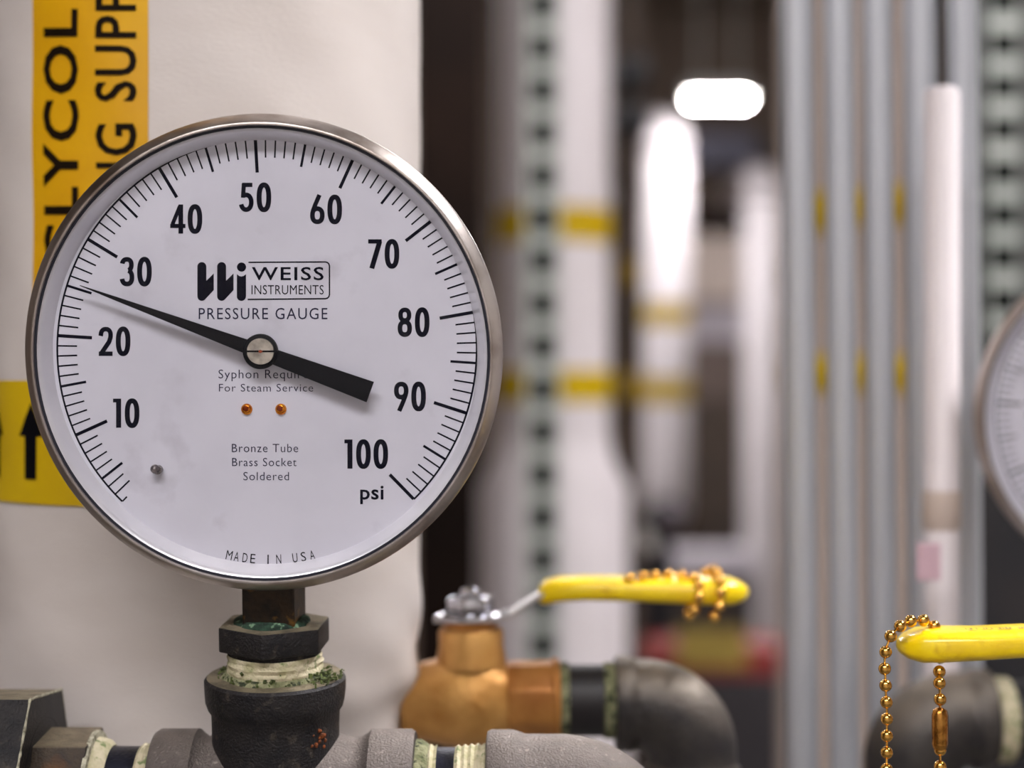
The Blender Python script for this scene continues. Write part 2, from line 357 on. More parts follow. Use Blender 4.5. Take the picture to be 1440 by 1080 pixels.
aL, _ = pix2cyl(47, 200); aR, _ = pix2cyl(209, 200)
_, zb = pix2cyl(128, 468)
mk = put('pipe_marker', patch(aL, aR, zb, 1.76, 0.0003, 24, 60), 'marker', bp, smooth=80, label='orange yellow pipe marker with black GLYCOL HEATING SUPPLY lettering')
# lettering runs upward: u along z, v across
def mtext(body, pL, pR, yb, yt, m='ink', offset=0.0, space=1.0):
    """text whose baseline is on the right side pR, running from picture height yb up to yt"""
    def mp(u, v):                              # u 0..1 upward, v picture x
        a, z = pix2cyl(v, yb+(yt-yb)*u); return cyl(a, z, 0.0006)
    P = text_polys(body, 0, 1, pL, pR, offset, space)
    bm = flat(P, lambda u, v: Vector((u, v, 0)))
    bmesh.ops.triangulate(bm, faces=bm.faces[:])
    bmesh.ops.subdivide_edges(bm, edges=[e for e in bm.edges if abs(e.verts[0].co.y-e.verts[1].co.y) > 12], cuts=3)
    for v_ in bm.verts: v_.co = mp(v_.co.x, v_.co.y)
    return put('lettering', bm, m, mk, smooth=0)
mtext('GLYCOL', 63, 112, 374, 13, offset=0.022, space=1.12)
mtext('HEATING SUPPLY', 135, 193, 479, -99, offset=0.014, space=1.1)
# arrow band
a0, z1 = pix2cyl(40, 535); _, z0 = pix2cyl(40, 708)
ab = put('arrow_tape', patch(-PI, PI, z0, z1, 0.0007, 144, 12), 'arrowtape', bp, smooth=80, label='yellow flow tape with black arrows')
for k in range(-2, 7):
    ac = pix2cyl(47.5, 600)[0]+k*(pix2cyl(47.5, 600)[0]-pix2cyl(0, 600)[0])
    hz = z1-z0
    def mp(u, v): return cyl(ac+u, z0+hz*v, 0.0011)
    P = [((-.039, .2), (-.013, .2), (-.013, .56), (-.039, .56)), ((-.013, .2), (.013, .2), (.013, .56), (-.013, .56)), ((.013, .2), (.039, .2), (.039, .56), (.013, .56)),
         ((-.078, .55), (-.039, .55), (-.039, .69)), ((-.039, .55), (0, .55), (0, .82), (-.039, .69)), ((0, .55), (.039, .55), (.039, .69), (0, .82)), ((.039, .55), (.078, .55), (.039, .69))]
    put('arrow', flat(P, mp), 'inkblack', ab, smooth=0)

# ------------------------------------------------------------------ the gauge assembly frame: x right, y away, z up
U = 1/5115.0
LEAN, YAW = math.radians(5.0), math.radians(-0.5)
O = W(367.5, 500.5, 0.469)
A = Matrix.Translation(O) @ Matrix.Rotation(YAW, 4, 'Z') @ Matrix.Rotation(LEAN, 4, 'X')
Ai = A.inverted()
def inv(px, py, yl):
    """where, in the assembly frame, the plane y = yl is seen at that picture point"""
    o = Ai @ Vector((0, 0, CH)); d = Ai.to_3x3() @ Vector(((px-720)/F, 1, (540-py)/F))
    t = (yl-o.y)/d.y; p = o+d*t; return p
YD = 32*U                                       # dial plane depth behind the bezel front
def gauge():
    g = thing('pressure_gauge', 'round white pressure gauge with black pointer and steel bezel in front of the wrapped pipe', 'gauge', (0, 20*U*4.5, -420*U), A)
    P = lambda L_: [(r*U, t*U) for r, t in L_]
    put('case', lathe(P([(323, 46), (325, 60), (325, 150), (318, 163), (300, 170), (0, 170)]), 'y', seg=128), 'casedark', g, A)
    put('bezel', lathe(P([(321, 9), (321.3, 1), (322.4, -1), (324.6, -1.2), (326.4, .3), (330, 5), (336.3, 14), (338.6, 19), (339.2, 26), (339.2, 42), (337, 47), (325, 49)]), 'y', seg=160), 'steel', g, A, smooth=50)
    put('crimp_line', lathe(P([(317.6, 4.2), (318.6, 3.2), (321.2, 3.2)]), 'y', seg=128), 'groove', g, A)
    put('inner_ring', lathe(P([(318.6, 6), (316, 7), (312, 13), (309, 20), (305.5, 26), (302.5, 32), (301.5, 32.2)]), 'y', seg=128), 'innersteel', g, A)
    gl = put('glass', lathe(P([(0, 5), (318, 5)]), 'y', seg=96), 'glass', g, A)
    dial = put('dial', lathe(P([(0, 32), (308, 32)]), 'y', seg=96), 'dial', g, A)
    eps = 0.00006
    def D(px, py, k=1): 
        q = inv(px, py, YD); return Vector((q.x, YD-eps*k, q.z))
    CX, CY, RR = 375.5, 490.3, 294.5
    def th(v): return math.radians(-3.2+2.775*(v-50))
    def pol(v, r): t = th(v); return (CX+r*math.sin(t), CY-r*math.cos(t)*1.006)
    polys = []
    for v in range(2, 101):
        L_, wd = (27.5, 2.2)
        if v % 10 == 0: L_, wd = 48, 4.6
        elif v % 5 == 0: L_, wd = 36, 3.5
        if v == 2: L_, wd = 9, 2.2
        polys += ribbon([pol(v, RR), pol(v, RR-L_)], wd)
    arc = [pol(2+98*i/160, RR+0.4) for i in range(161)]
    polys += ribbon(arc, 2.6)
    put('scale_marks', flat(polys, D), 'dialink', dial, A, smooth=0)
    for s, cx, cy in (('10', 177, 581), ('20', 161, 480), ('30', 191, 382), ('40', 262, 308), ('50', 359, 277.5), ('60', 458.5, 294.5), ('70', 539, 357), ('80', 581.5, 453), ('90', 576.5, 557.5), ('100', 514.5, 638.5)):
        adv = [14.0 if c == '1' else 20.8 for c in s]; wtot = sum(adv)+3.6*(len(s)-1); x = cx-wtot/2; pl = []
        for c, a_ in zip(s, adv):
            pl += [tuple((x+q[0], cy+20.5-q[1]) for q in p) for p in digit(c)]; x += a_+3.6
        put('numeral', flat(pl, D), 'dialink', dial, A, smooth=0)
    # psi
    pl = text_polys('psi', 506.5, 539.5, 683, 709, 0.018, 1.05)
    put('lettering', flat(pl, D), 'dialink', dial, A, smooth=0, label='psi')
    # emblem: two slanted strokes and an i
    def disc(cx, cy, r, n=24, a0=0, a1=360): return tuple((cx+r*math.cos(math.radians(a0+(a1-a0)*i/n)), cy+r*math.sin(math.radians(a0+(a1-a0)*i/n))) for i in range(n+(a1-a0 < 360)))
    k = 260/1440.0; ex = lambda x: 240+x*k; ey = lambda y: 340+y*k
    pl = []
    for x in (208, 362):
        pl.append([(ex(x), ey(193)), (ex(x+70), ey(193)), (ex(x+70), ey(425)), (ex(x), ey(425))])
        pl.append(disc(ex(x+35), ey(193), 35*k, 14, 180, 360)); pl.append(disc(ex(x+35), ey(425), 34.8*k, 14, 0, 180))
        pl.append([(ex(x+66), ey(308)), (ex(x+128), ey(246)), (ex(x+128), ey(376)), (ex(x+62), ey(447)), (ex(x+50), ey(452))])
    pl.append([(ex(516), ey(252)), (ex(534), ey(266)), (ex(551), ey(270)), (ex(569), ey(266)), (ex(587), ey(252)), (ex(587), ey(425)), (ex(516), ey(425))])
    pl.append(disc(ex(551), ey(425), 35.5*k, 14, 0, 180)); pl.append(disc(ex(552), ey(197), 36*k))
    put('emblem', flat(pl, D), 'dialink', dial, A, smooth=0, label='dark lettermark of two slanted strokes and an i')
    fr = [(ex(606), ey(160)), (ex(1205), ey(157)), (ex(1222), ey(162)), (ex(1232), ey(172)), (ex(1237), ey(188)), (ex(1237), ey(412)), (ex(1232), ey(428)), (ex(1222), ey(438)), (ex(1205), ey(443)), (ex(600), ey(449))]
    pl = ribbon(fr, 1.9)+text_polys('WEISS', ex(632), ex(1192), ey(196), ey(300), 0.012, 1.12)
    put('logo_frame', flat(pl, D), 'dialink', dial, A, smooth=0, label='outlined box reading WEISS INSTRUMENTS')
    pl = text_polys('INSTRUMENTS', ex(630), ex(1192), ey(337), ey(410), -0.002, 1.05)
    put('lettering', flat(pl, D), 'dialink', dial, A, smooth=0)
    put('lettering', flat(text_polys('PRESSURE GAUGE', 279.5, 460.5, 433, 449, 0.0, 1.15), D), 'dialgrey', dial, A, smooth=0)
    kk = 170/966.0; fx = lambda x: 290+x*kk; fy = lambda y: 500+y*kk
    for s, x0, x1, y0, y1 in (('Syphon Required', 98, 872, 112, 205), ('For Steam Service', 102, 855, 226, 288), ('Bronze Tube', 205, 735, 706, 772), ('Brass Socket', 207, 722, 818, 884), ('Soldered', 297, 662, 930, 997)):
        put('lettering', flat(text_polys(s, fx(x0), fx(x1), fy(y0), fy(y1), -0.004, 1.1), D), 'dialgrey', dial, A, smooth=0)
    # curved maker's line along the bottom
    letters = [('M', -11.6), ('A', -9.5), ('D', -7.1), ('E', -4.9), ('I', -0.6), ('N', 2.4), ('U', 7.0), ('S', 9.4), ('A', 11.9)]
    pl = []
    for ch, deg in letters:
        wd = {'I': 1.8, 'M': 8.6}.get(ch, 7.0)
        for p in text_polys(ch, -wd/2, wd/2, -6.5, 6.5, 0.0):
            a_ = math.radians(-deg); ca, sa = math.cos(a_), math.sin(a_)      # picture y points down
            bx, by = 380+286*math.sin(math.radians(deg)), 500.5+286*math.cos(math.radians(deg))
            pl.append(tuple((bx+q[0]*ca-q[1]*sa, by+q[0]*sa+q[1]*ca) for q in p))
    put('lettering', flat(pl, D), 'dialink', dial, A, smooth=0, label='curved line reading MADE IN USA')
    # rivets
    for px in (347, 395):
        q = inv(px, 575.5, YD)
        r = put('rivet', lathe([(0, -.0009), (.0007, -.00095), (.0012, -.0008), (.00155, -.0003), (.0016, 0)], 'y', (q.x, YD, q.z), 24), 'rivet', dial, A)
        put('hollow', lathe([(0, -.00101), (.0006, -.0010), (.0009, -.00088)], 'y', (q.x-.0001, YD, q.z+.0002), 20), 'rivetdark', r, A)
    # stop pin
    q = inv(222, 661, YD-.0015)
    bm = sweep([(q.x, YD, q.z), (q.x, YD-.0022, q.z)], [.0012, .0012], 12); ball((q.x-.0006, YD-.0024, q.z+.0004), .0013, bm, 10, 8)
    put('stop_pin', bm, 'pin', dial, A)
    # pointer
    YP = 12*U; hub = inv(366, 494.5, YP); pt = lambda x, y: inv(x, y, YP)
    th_ = math.radians(20.3)
    tip, tail = pt(112, 401.5), pt(520.5, 551.5)
    bm = bmesh.new()
    dv = (tail-tip).normalized(); nv = Vector((-dv.z, 0, dv.x)).normalized()
    L_ = (tail-tip).length
    st = [(0, .35), (.12, 2.6), (.60, 10.2), (.66, 10.6), (1.0, 15.2)]
    for dy in (0.0, 2.6*U):
        pass
    up, dn, ub, db = [], [], [], []
    for s, hw in st:
        c = tip+dv*L_*s
        for lst, sg, yy in ((up, 1, 0), (dn, -1, 0), (ub, 1, 3.0*U), (db, -1, 3.0*U)):
            v = c+nv*sg*hw*U*1.01; v.y = YP+yy; lst.append(bm.verts.new(v))
    for i in range(len(st)-1):
        bm.faces.new((up[i], up[i+1], dn[i+1], dn[i])); bm.faces.new((ub[i], ub[i+1], db[i+1], db[i]))
        bm.faces.new((up[i], up[i+1], ub[i+1], ub[i])); bm.faces.new((dn[i], dn[i+1], db[i+1], db[i]))
    bm.faces.new((up[0], dn[0], db[0], ub[0])); bm.faces.new((up[-1], dn[-1], db[-1], ub[-1]))
    lathe([(0, YP-3*U), (21.5*U, YP-3*U), (24.2*U, YP-2*U), (25*U, YP), (25*U, YP+5*U), (14*U, YP+6*U), (14*U, YD)], 'y', (hub.x, 0, hub.z), 40, bm)
    po = put('pointer', bm, 'pointer', g, A, smooth=30)
    h2 = inv(366.5, 494, YP-3*U)
    bm = bmesh.new()
    for sg in (1, -1):                           # two half discs leave the driver slot between them
        ring = [((h2.x+18.6*U*math.cos(a)), h2.z+sg*(1.4*U)+sg*17.0*U*math.sin(a)) for a in (PI*i/20 for i in range(21))]
        f = [bm.verts.new((x, YP-6.2*U, z)) for x, z in ring]; b = [bm.verts.new((h2.x+(x-h2.x)*1.02, YP-3*U, z)) for x, z in ring]
        bm.faces.new(f)
        for i in range(21): bm.faces.new((f[i], f[(i+1) % 21], b[(i+1) % 21], b[i]))
    put('hub_screw', bm, 'screw', po, A, smooth=30, label='silver slotted hub screw')
    put('staking_dot', lathe([(0, YP-7*U), (2.2*U, YP-6.6*U), (3*U, YP-4*U), (3*U, YP-3*U)], 'y', (h2.x, 0, h2.z), 14), 'reddot', po, A)
    # socket stem
    s0, s1 = inv(347, 826, SY-9.5*1e-3), inv(433, 826, SY-9.5*1e-3)
    zt = -300*U; zbm = inv(390, 884, SY-9e-3).z
    bm = box((0, SY, (zt+zbm)/2), (.0152, .0152, zt-zbm), bev=.0006, rot=Matrix.Rotation(math.radians(-5), 4, 'Z'))
    put('socket', bm, 'socket', g, A, smooth=0, label='dark tarnished brass square socket below the dial')
    return g
SY = 90*U                                       # axis of the stem and the pipe run, behind the bezel front
gg = gauge()

# ------------------------------------------------------------------ fittings under the gauge
X0 = 0.0
def zof(py, yl): return inv(392, py, yl).z
def xof(px, yl, py=1040): return inv(px, py, yl).x
zB1, zB0 = zof(888, SY-.012), zof(925, SY-.013)     # bushing hex top / bottom
bu = thing('hex_bushing', 'small black hex bushing screwed into the top of the tee under the gauge', 'pipe fitting', (X0, SY, zB0), A)
rb = (inv(465, 900, SY-.004).x-inv(317, 900, SY-.004).x)/2*0.985
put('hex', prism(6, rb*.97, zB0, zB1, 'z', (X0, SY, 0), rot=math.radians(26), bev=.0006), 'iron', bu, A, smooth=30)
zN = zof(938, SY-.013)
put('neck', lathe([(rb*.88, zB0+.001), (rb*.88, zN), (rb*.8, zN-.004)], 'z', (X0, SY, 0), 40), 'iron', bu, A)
put('corrosion', lathe([(.0075, zB1+.0016), (.0094, zB1+.0014), (.0106, zB1+.0007), (.0112, zB1-.0002)], 'z', (X0-.0005, SY, 0), 40, wob=.05), 'verdigris', bu, A, label='green copper corrosion around the socket')
zT = zof(966, SY-.014)
bm = bmesh.new()
prof = []
zz0, zz1 = zT-.002, zN+.0012
for i in range(15):
    f = i/14; prof.append((rb*(.90+.05*f+.016*math.sin(i*1.9)+random.uniform(-.008, .008)), zz1+(zz0-zz1)*f))
put('sealant_tape', lathe(prof, 'z', (X0, SY, 0), 72, wob=.016), 'tape', bu, A, smooth=60, label='cream thread tape with green stains')
# tee
zR1 = zof(974, SY-.019); zR0 = zof(1018, SY-.019)
zA = zof(1121, SY-.002)
rt = (inv(493, 985, SY-.003).x-inv(293, 985, SY-.003).x)/2*.99
tee = thing('pipe_tee', 'black and grey iron tee directly below the gauge with pale sealant on top', 'pipe fitting', (X0, SY, zA), A)
body = [(rb*.80, zR1-.003), (rb*.86, zR1+.0002), (rt*.96, zR1), (rt, zR1-.0008), (rt*1.0, zR1-.004), (rt*.985, zR0+.002), (rt*.955, zR0), (rt*.91, zR0-.0015), (rt*.90, zR0-.006), (rt*.90, zA)]
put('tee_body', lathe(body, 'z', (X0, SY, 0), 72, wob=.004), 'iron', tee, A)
xcL0, xcL1 = xof(207, SY-.01), xof(272, SY-.01); xcR0, xcR1 = xof(512, SY-.01), xof(580, SY-.01)
rc = (zof(1031, SY-.002)-zA)*1.0
run = [(rc*.72, xcL0-.0005), (rc*.96, xcL0), (rc, xcL0+.0012), (rc*1.0, xcL1-.001), (rc*.95, xcL1), (rc*.88, xcL1+.002), (rc*.88, xcL1+.004), (rc*.93, -.019), (rc*.93, .019),
       (rc*.88, xcR0-.004), (rc*.88, xcR0-.002), (rc*.95, xcR0), (rc, xcR0+.001), (rc, xcR1-.0012), (rc*.96, xcR1), (rc*.72, xcR1+.0005)]
put('tee_run', lathe(run, 'x', (0, SY, zA), 72, wob=.003), 'irongrey', tee, A, label='grey arms of the tee with top light painted in')
# sealant crumbs on top of the tee rim
put('sealant', lathe([(rb*.9, zR1+.0018), (rb*.96, zR1+.0012), (rb*1.0, zR1+.0005), (rb*1.02, zR1)], 'z', (X0, SY, 0), 60, wob=.03), 'tapegreen', tee, A, label='mossy green sealant on the rim')
bm = bmesh.new()
for i in range(170):
    a_ = random.uniform(-PI, PI) if i < 90 else random.gauss(-.35, .25)
    rr = random.uniform(rb*.93, rb*1.12) if i < 90 else random.uniform(rb*1.0, rt*1.0)
    p = Vector((math.cos(a_)*rr, SY+math.sin(a_)*rr, zR1+abs(random.gauss(0, .0012))+.0002))
    s = random.uniform(.0002, .00055)
    bmesh.ops.create_cube(bm, size=s, matrix=Matrix.Translation(p) @ Matrix.Rotation(random.uniform(0, 3), 4, Vector((random.random(), random.random(), 1)).normalized()) @ Matrix.Diagonal((random.uniform(.5, 3), 1, random.uniform(.5, 3), 1)))
put('moss_crumbs', bm, 'moss', tee, A, smooth=0, kind='stuff', label='dark green crumbs of old sealant')
bm = bmesh.new()
for i in range(16):
    a_ = math.radians(-38+random.gauss(0, 5)); z = zR0-.006+random.gauss(0, .002)
    ball((math.cos(a_)*rt*.9, SY+math.sin(a_)*rt*.9, z), random.uniform(.0003, .0008), bm, 6, 5)
put('rust_patch', bm, 'rust', tee, A, label='orange rust spot')

# pipe run to the right: nipple, elbow
def rough_cyl(x0, x1, r, wob=.004, seg=48, z=None, bump=0): return lathe([(r, x0), (r, x1)], 'x', (0, SY, zA if z is None else z), seg, wob=wob)
rn = rc*.73
xN0, xN1 = xcR1-.004, xof(684, SY-.01)
nr = thing('pipe_nipple', 'short threaded steel nipple between the tee and the right elbow', 'pipe fitting', (xN0, SY, zA), A, 'threaded pipe nipples')
put('pipe', rough_cyl(xN0, xN1+.004, rn), 'pipedark', nr, A, label='dark blue grey pipe')
def threads(x0, x1, r0, r1, parent, m='edge', pitch=.0018):
    pr = []; n = int((x1-x0)/pitch*2)
    for i in range(n+1):
        t = i/n; pr.append((r0+(r1-r0)*t+(.0007 if i % 2 else 0), x0+(x1-x0)*t))
    put('thread', lathe(pr, 'x', (0, SY, zA), 48, wob=.004), m, parent, A, smooth=25)
xa, xb, xc_, xd = xof(600, SY-.01), xof(612, SY-.01), xof(652, SY-.01), xof(682, SY-.01)
put('sealant', lathe([(rn*1.14, xcR1-.001), (rn*1.16, xcR1+.0015), (rn*1.07, xcR1+.004)], 'x', (0, SY, zA), 48, wob=.02), 'tapegreen', nr, A)
threads(xcR1+.0035, xb, rn*1.02, rn*1.0, nr, 'tape')
threads(xc_-.003, xd+.0015, rn*1.0, rn*1.04, nr, 'tape')
# elbow
def elbow(name, label, P0, dirx, Fr, up, r, Rb, lead, m, group=None, drop=.022, collar=1.1):
    """elbow that starts at P0, runs along x by lead, bends down and ends in a collar"""
    t = thing(name, label, 'pipe fitting', P0, Fr, group)
    cl = r*collar; pts, rad = [], []
    def add(x, z, rr): pts.append((P0[0]+dirx*x, P0[1], P0[2]+z)); rad.append(rr)
    for x, rr in ((0, cl*.86), (.0004, cl*.97), (.0015, cl), (up-.0018, cl), (up-.0006, cl*.985), (up+.0006, r*1.03), (up+.002, r)): add(x, 0, rr)
    if lead > up+.004: add(lead-.001, 0, r)
    n = 14
    for i in range(n+1):
        a_ = PI/2*i/n; add(lead+Rb*math.sin(a_), -Rb*(1-math.cos(a_)), r*(1+.05*math.sin(2*a_)))
    x = lead+Rb
    for z, rr in ((.002, r), (.0035, cl), (.0035+up, cl), (.004+up, cl*.9)): add(x, -Rb-z, rr)
    put('elbow_body', sweep(pts, rad, 48), m, t, Fr, smooth=50)
    return t, (P0[0]+dirx*x, P0[1], P0[2]-Rb-.004-up)
xE = xof(682, SY-.01)
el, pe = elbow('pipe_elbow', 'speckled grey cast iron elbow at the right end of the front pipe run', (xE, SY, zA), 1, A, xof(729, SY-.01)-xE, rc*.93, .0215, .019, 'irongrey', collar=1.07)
def drop_pipe(p, Fr, r, label, m='pipedark'):
    top = Fr @ Vector(p); top.z += .003
    bm = lathe([(0, 0), (r, 0), (r, top.z), (0, top.z)], 'z', (top.x, top.y, 0), 32)
    put('vertical_pipe', bm, m, base=(top.x, top.y, 0), label=label, cat='pipe')
drop_pipe(pe, A, rn, 'dark steel pipe dropping to the floor from the grey front elbow')

# left: nipple, hex bushing, union nut
xl0 = xof(127, SY-.01)
nl = thing('pipe_nipple', 'short dark nipple between the tee and the hex fittings at left', 'pipe fitting', (xcL0, SY, zA), A, 'threaded pipe nipples')
put('pipe', rough_cyl(xl0-.006, xcL0+.004, rn), 'pipedark', nl, A)
threads(xof(184, SY-.01), xcL0+.0005, rn*1.0, rn*1.09, nl, 'tape')
xh1 = xof(118, SY-.012); xh0 = xof(52, SY-.012)
sb = thing('hex_reducer', 'rust-stained black hex reducer with pale sealant beside the big hex nut', 'pipe fitting', (xh0, SY, zA), A)
zh = (zof(1042, SY-.004)-zA)
put('hex', prism(6, zh, xh0-.004, xh1, 'x', (0, SY, zA), rot=0, bev=.0005), 'ironrust', sb, A, smooth=30)
put('bright_rim', lathe([(zh*1.0, xh1-.0002), (zh*1.075, xh1-.0006), (zh*1.06, xh1+.0006), (zh*.9, xh1+.0008)], 'x', (0, SY, zA), 48, wob=.004), 'edge', sb, A)
put('sealant', lathe([(zh*.97, xh1), (zh*.95, xh1+.0012), (rn*1.13, xh1+.0035), (rn*1.02, xh1+.0048)], 'x', (0, SY, zA), 48, wob=.012), 'tape', sb, A, label='cream green thread sealant')
zU = (zof(989, SY-.0)-zA)*1.06
un = thing('union_nut', 'large black hex union nut with a bright worn edge in the bottom left corner', 'pipe fitting', (xof(50, SY), SY, zA), A)
xu = xof(60, SY-.0)
hx = prism(6, zU, xu-.04, xu, 'x', (0, SY, zA), rot=math.radians(-10))
bmesh.ops.inset_region(hx, faces=[f for f in hx.faces if len(f.verts) == 6 and f.calc_center_median().x > xu-.001], thickness=.0006, depth=0)
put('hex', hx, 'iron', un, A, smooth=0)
# worn bright arrises on the end face and two long edges
Rh = zU/math.cos(PI/6); pts6 = [(xu, SY+Rh*math.cos(math.radians(30+60*i)), zA+Rh*math.sin(math.radians(30+60*i))) for i in range(6)]
pts6 = [Vector((xu, SY+Rh*math.cos(a_), zA+Rh*math.sin(a_))) for a_ in (math.radians(60*i-10) for i in range(6))]
allv = [v.co for v in bpy.data.objects['union_nut'].children[0].data.vertices]
bm = bmesh.new()
ends = []
for i in range(6):
    a_, b_ = pts6[i], pts6[(i+1) % 6]
    thin = .45 if i in (0, 5) else 1.0
    n = 18; pp = []; rd = []
    for k in range(n+1):
        q = a_.lerp(b_, k/n)+Vector((0, random.gauss(0, .00008), random.gauss(0, .00008))); pp.append(q); rd.append(random.uniform(.0002, .0005)*thin)
    sweep(pp, rd, 6, bm)
put('worn_edge', bm, 'edge', un, A, label='bright worn arris')
put('recess', lathe([(zh*1.28, xu+.0001), (zh*1.2, xu-.0015), (zh*.9, xu-.002)], 'x', (0, SY, zA), 40), 'groove', un, A)

# ------------------------------------------------------------------ second gauge at the right edge
O2 = W(1626, 587, 0.642)
A2 = Matrix.Translation(O2) @ Matrix.Rotation(math.radians(-13), 4, 'Z') @ Matrix.Rotation(math.radians(1), 4, 'X')
g2 = copy_tree(gg, None, A2 @ Matrix.Translation(Vector((0, 20*U*4.5, -420*U))))
g2['label'] = 'blurred white pressure gauge cut off by the right edge of the picture'
gb = A2 @ Vector((0, SY, -420*U))
put('vertical_pipe', lathe([(0, 0), (.0107, 0), (.0107, gb.z+.005), (0, gb.z+.005)], 'z', (gb.x, gb.y, 0), 32), 'pipedark', base=(gb.x, gb.y, 0), label='dark steel pipe carrying the gauge at the right edge', cat='pipe')

# ------------------------------------------------------------------ ball valves
V = 1/4000.0
def ball_valve(Fr, label):
    t = thing('ball_valve', label, 'valve', (0, 0, 0), Fr)
    p = lambda L_: [(r*V, x*V) for r, x in L_]
    put('valve_body', lathe(p([(38, -98), (50, -97), (53, -92), (54, -72), (57, -60), (62, -40), (65, -15), (65, 10), (61, 32), (54, 46), (50, 52)]), 'x', seg=56), 'bronze', t, Fr)
    put('hex_end', prism(8, 52*V, 50*V, 118*V, 'x', rot=PI/8, bev=.0009), 'bronzehex', t, Fr, smooth=30, label='bronze octagonal end')
    put('flange', lathe(p([(40, 112), (57, 113), (58, 119), (54, 124), (40, 124)]), 'x', seg=40), 'bronzehex', t, Fr)
    put('bonnet', lathe(p([(50, 50), (48, 66), (46, 76), (46, 98), (43, 102), (30, 103)]), 'z', seg=40), 'bronze', t, Fr)
    put('packing_nut', prism(6, 34*V, 103*V, 112*V, 'z', rot=.3, bev=.0006), 'bronzehex', t, Fr, smooth=30)
    z0 = 112
    lv = [(-52, z0), (-20, z0+1), (30, z0+1), (58, z0+6), (88, z0+26), (112, z0+40), (150, z0+42), (370, z0+32)]
    bm = bmesh.new()
    rows = []
    for i, (x, z) in enumerate(lv):
        hw = (38 if i < 3 else 30 if i == 3 else 24)
        if i == 0: hw = 20
        rows.append([bm.verts.new((x*V, s*hw*V, (z+d)*V)) for s, d in ((-1, 0), (1, 0), (1, 7), (-1, 7))])
    for a_, b_ in zip(rows, rows[1:]):
        for k in range(4): bm.faces.new((a_[k], a_[(k+1) % 4], b_[(k+1) % 4], b_[k]))
    bm.faces.new(rows[0]); bm.faces.new(rows[-1])
    bmesh.ops.bevel(bm, geom=bm.edges[:], offset=.0003, segments=1, affect='EDGES')
    lev = put('lever', bm, 'lever', t, Fr, smooth=0, label='silver steel lever')
    put('stem_nut', lathe(p([(48, z0+6), (48, z0+10), (40, z0+13)]), 'z', seg=32, bm=prism(6, 31*V, (z0+12)*V, (z0+36)*V, 'z', rot=.2, bev=.002)), 'chrome', t, Fr, smooth=30, label='shiny plated lock nut')
    put('stem', lathe(p([(14, z0+36), (14, z0+44), (11, z0+47), (0, z0+47)]), 'z', seg=24), 'chrome', t, Fr)
    # vinyl grip
    gx = [(96, 34, 10, 6), (98, 35, 20, 13), (106, 38, 27, 17), (125, 41.5, 33, 17.5), (160, 43, 38, 17), (220, 41, 40, 17), (300, 37, 40, 18), (345, 36, 40, 19.5), (365, 35, 36, 19), (380, 34, 27, 14), (388, 34, 16, 8), (391, 34, 5, 3)]
    bm = bmesh.new(); rows = []
    for x, z, hy, hz in gx:
        sec = oval(0, 0, hy, hz, n=28, e=3.0)[:-1]
        rows.append([bm.verts.new((x*V, a_*V, (z0+z-34+b_+37-2)*V)) for a_, b_ in sec])
    for a_, b_ in zip(rows, rows[1:]):
        n = len(a_)
        for k in range(n): bm.faces.new((a_[k], a_[(k+1) % n], b_[(k+1) % n], b_[k]))
    bm.faces.new(rows[0]); bm.faces.new(rows[-1])
    gr = put('grip', bm, 'grip', lev, Fr, smooth=60, label='yellow vinyl grip')
    return t, gr, z0
dv1 = 0.600
FV = Matrix.Translation(W(664, 985, dv1)) @ Matrix.Rotation(math.radians(-1.0), 4, 'Y')
v1, g1, _ = ball_valve(FV, 'bronze ball valve with shiny nut and yellow lever beside the big wrapped pipe')
# second valve: its grip enters at the right edge, nearer the camera
dv2 = 0.492
FV2 = Matrix.Translation(W(1738, 1087, dv2)+Vector((0, 0.0, 0))) @ Matrix.Rotation(PI, 4, 'Z')
v2, g2_, _ = ball_valve(FV2, 'bronze ball valve mostly out of frame at right, its yellow grip holding a bead chain')
# worn, unreadable grey print along the top front of that grip
def gsurf(x, a_, off=.45):
    f = min(max((x-220)/125, 0), 1); hz = 17+2.5*f; zc = 112+1+41-5*f
    return Vector((x*V, a_*V, (zc+hz*(1-(abs(a_)/40)**3)**(1/3)+off)*V))
bm = bmesh.new(); x = 322
while x > 205:
    wd = random.choice((1.2, 2.0, 3.0)); 
    q = [bm.verts.new(gsurf(*p_)) for p_ in ((x, 15), (x-wd, 15), (x-wd, 21), (x, 21))]
    if random.random() < .8: bm.faces.new(q)
    x -= wd+random.choice((1.2, 1.8, 4.0))
put('worn_print', bm, 'gripprint', [c_ for c_ in v2.children if c_.name.startswith('lever')][0], FV2, smooth=0)
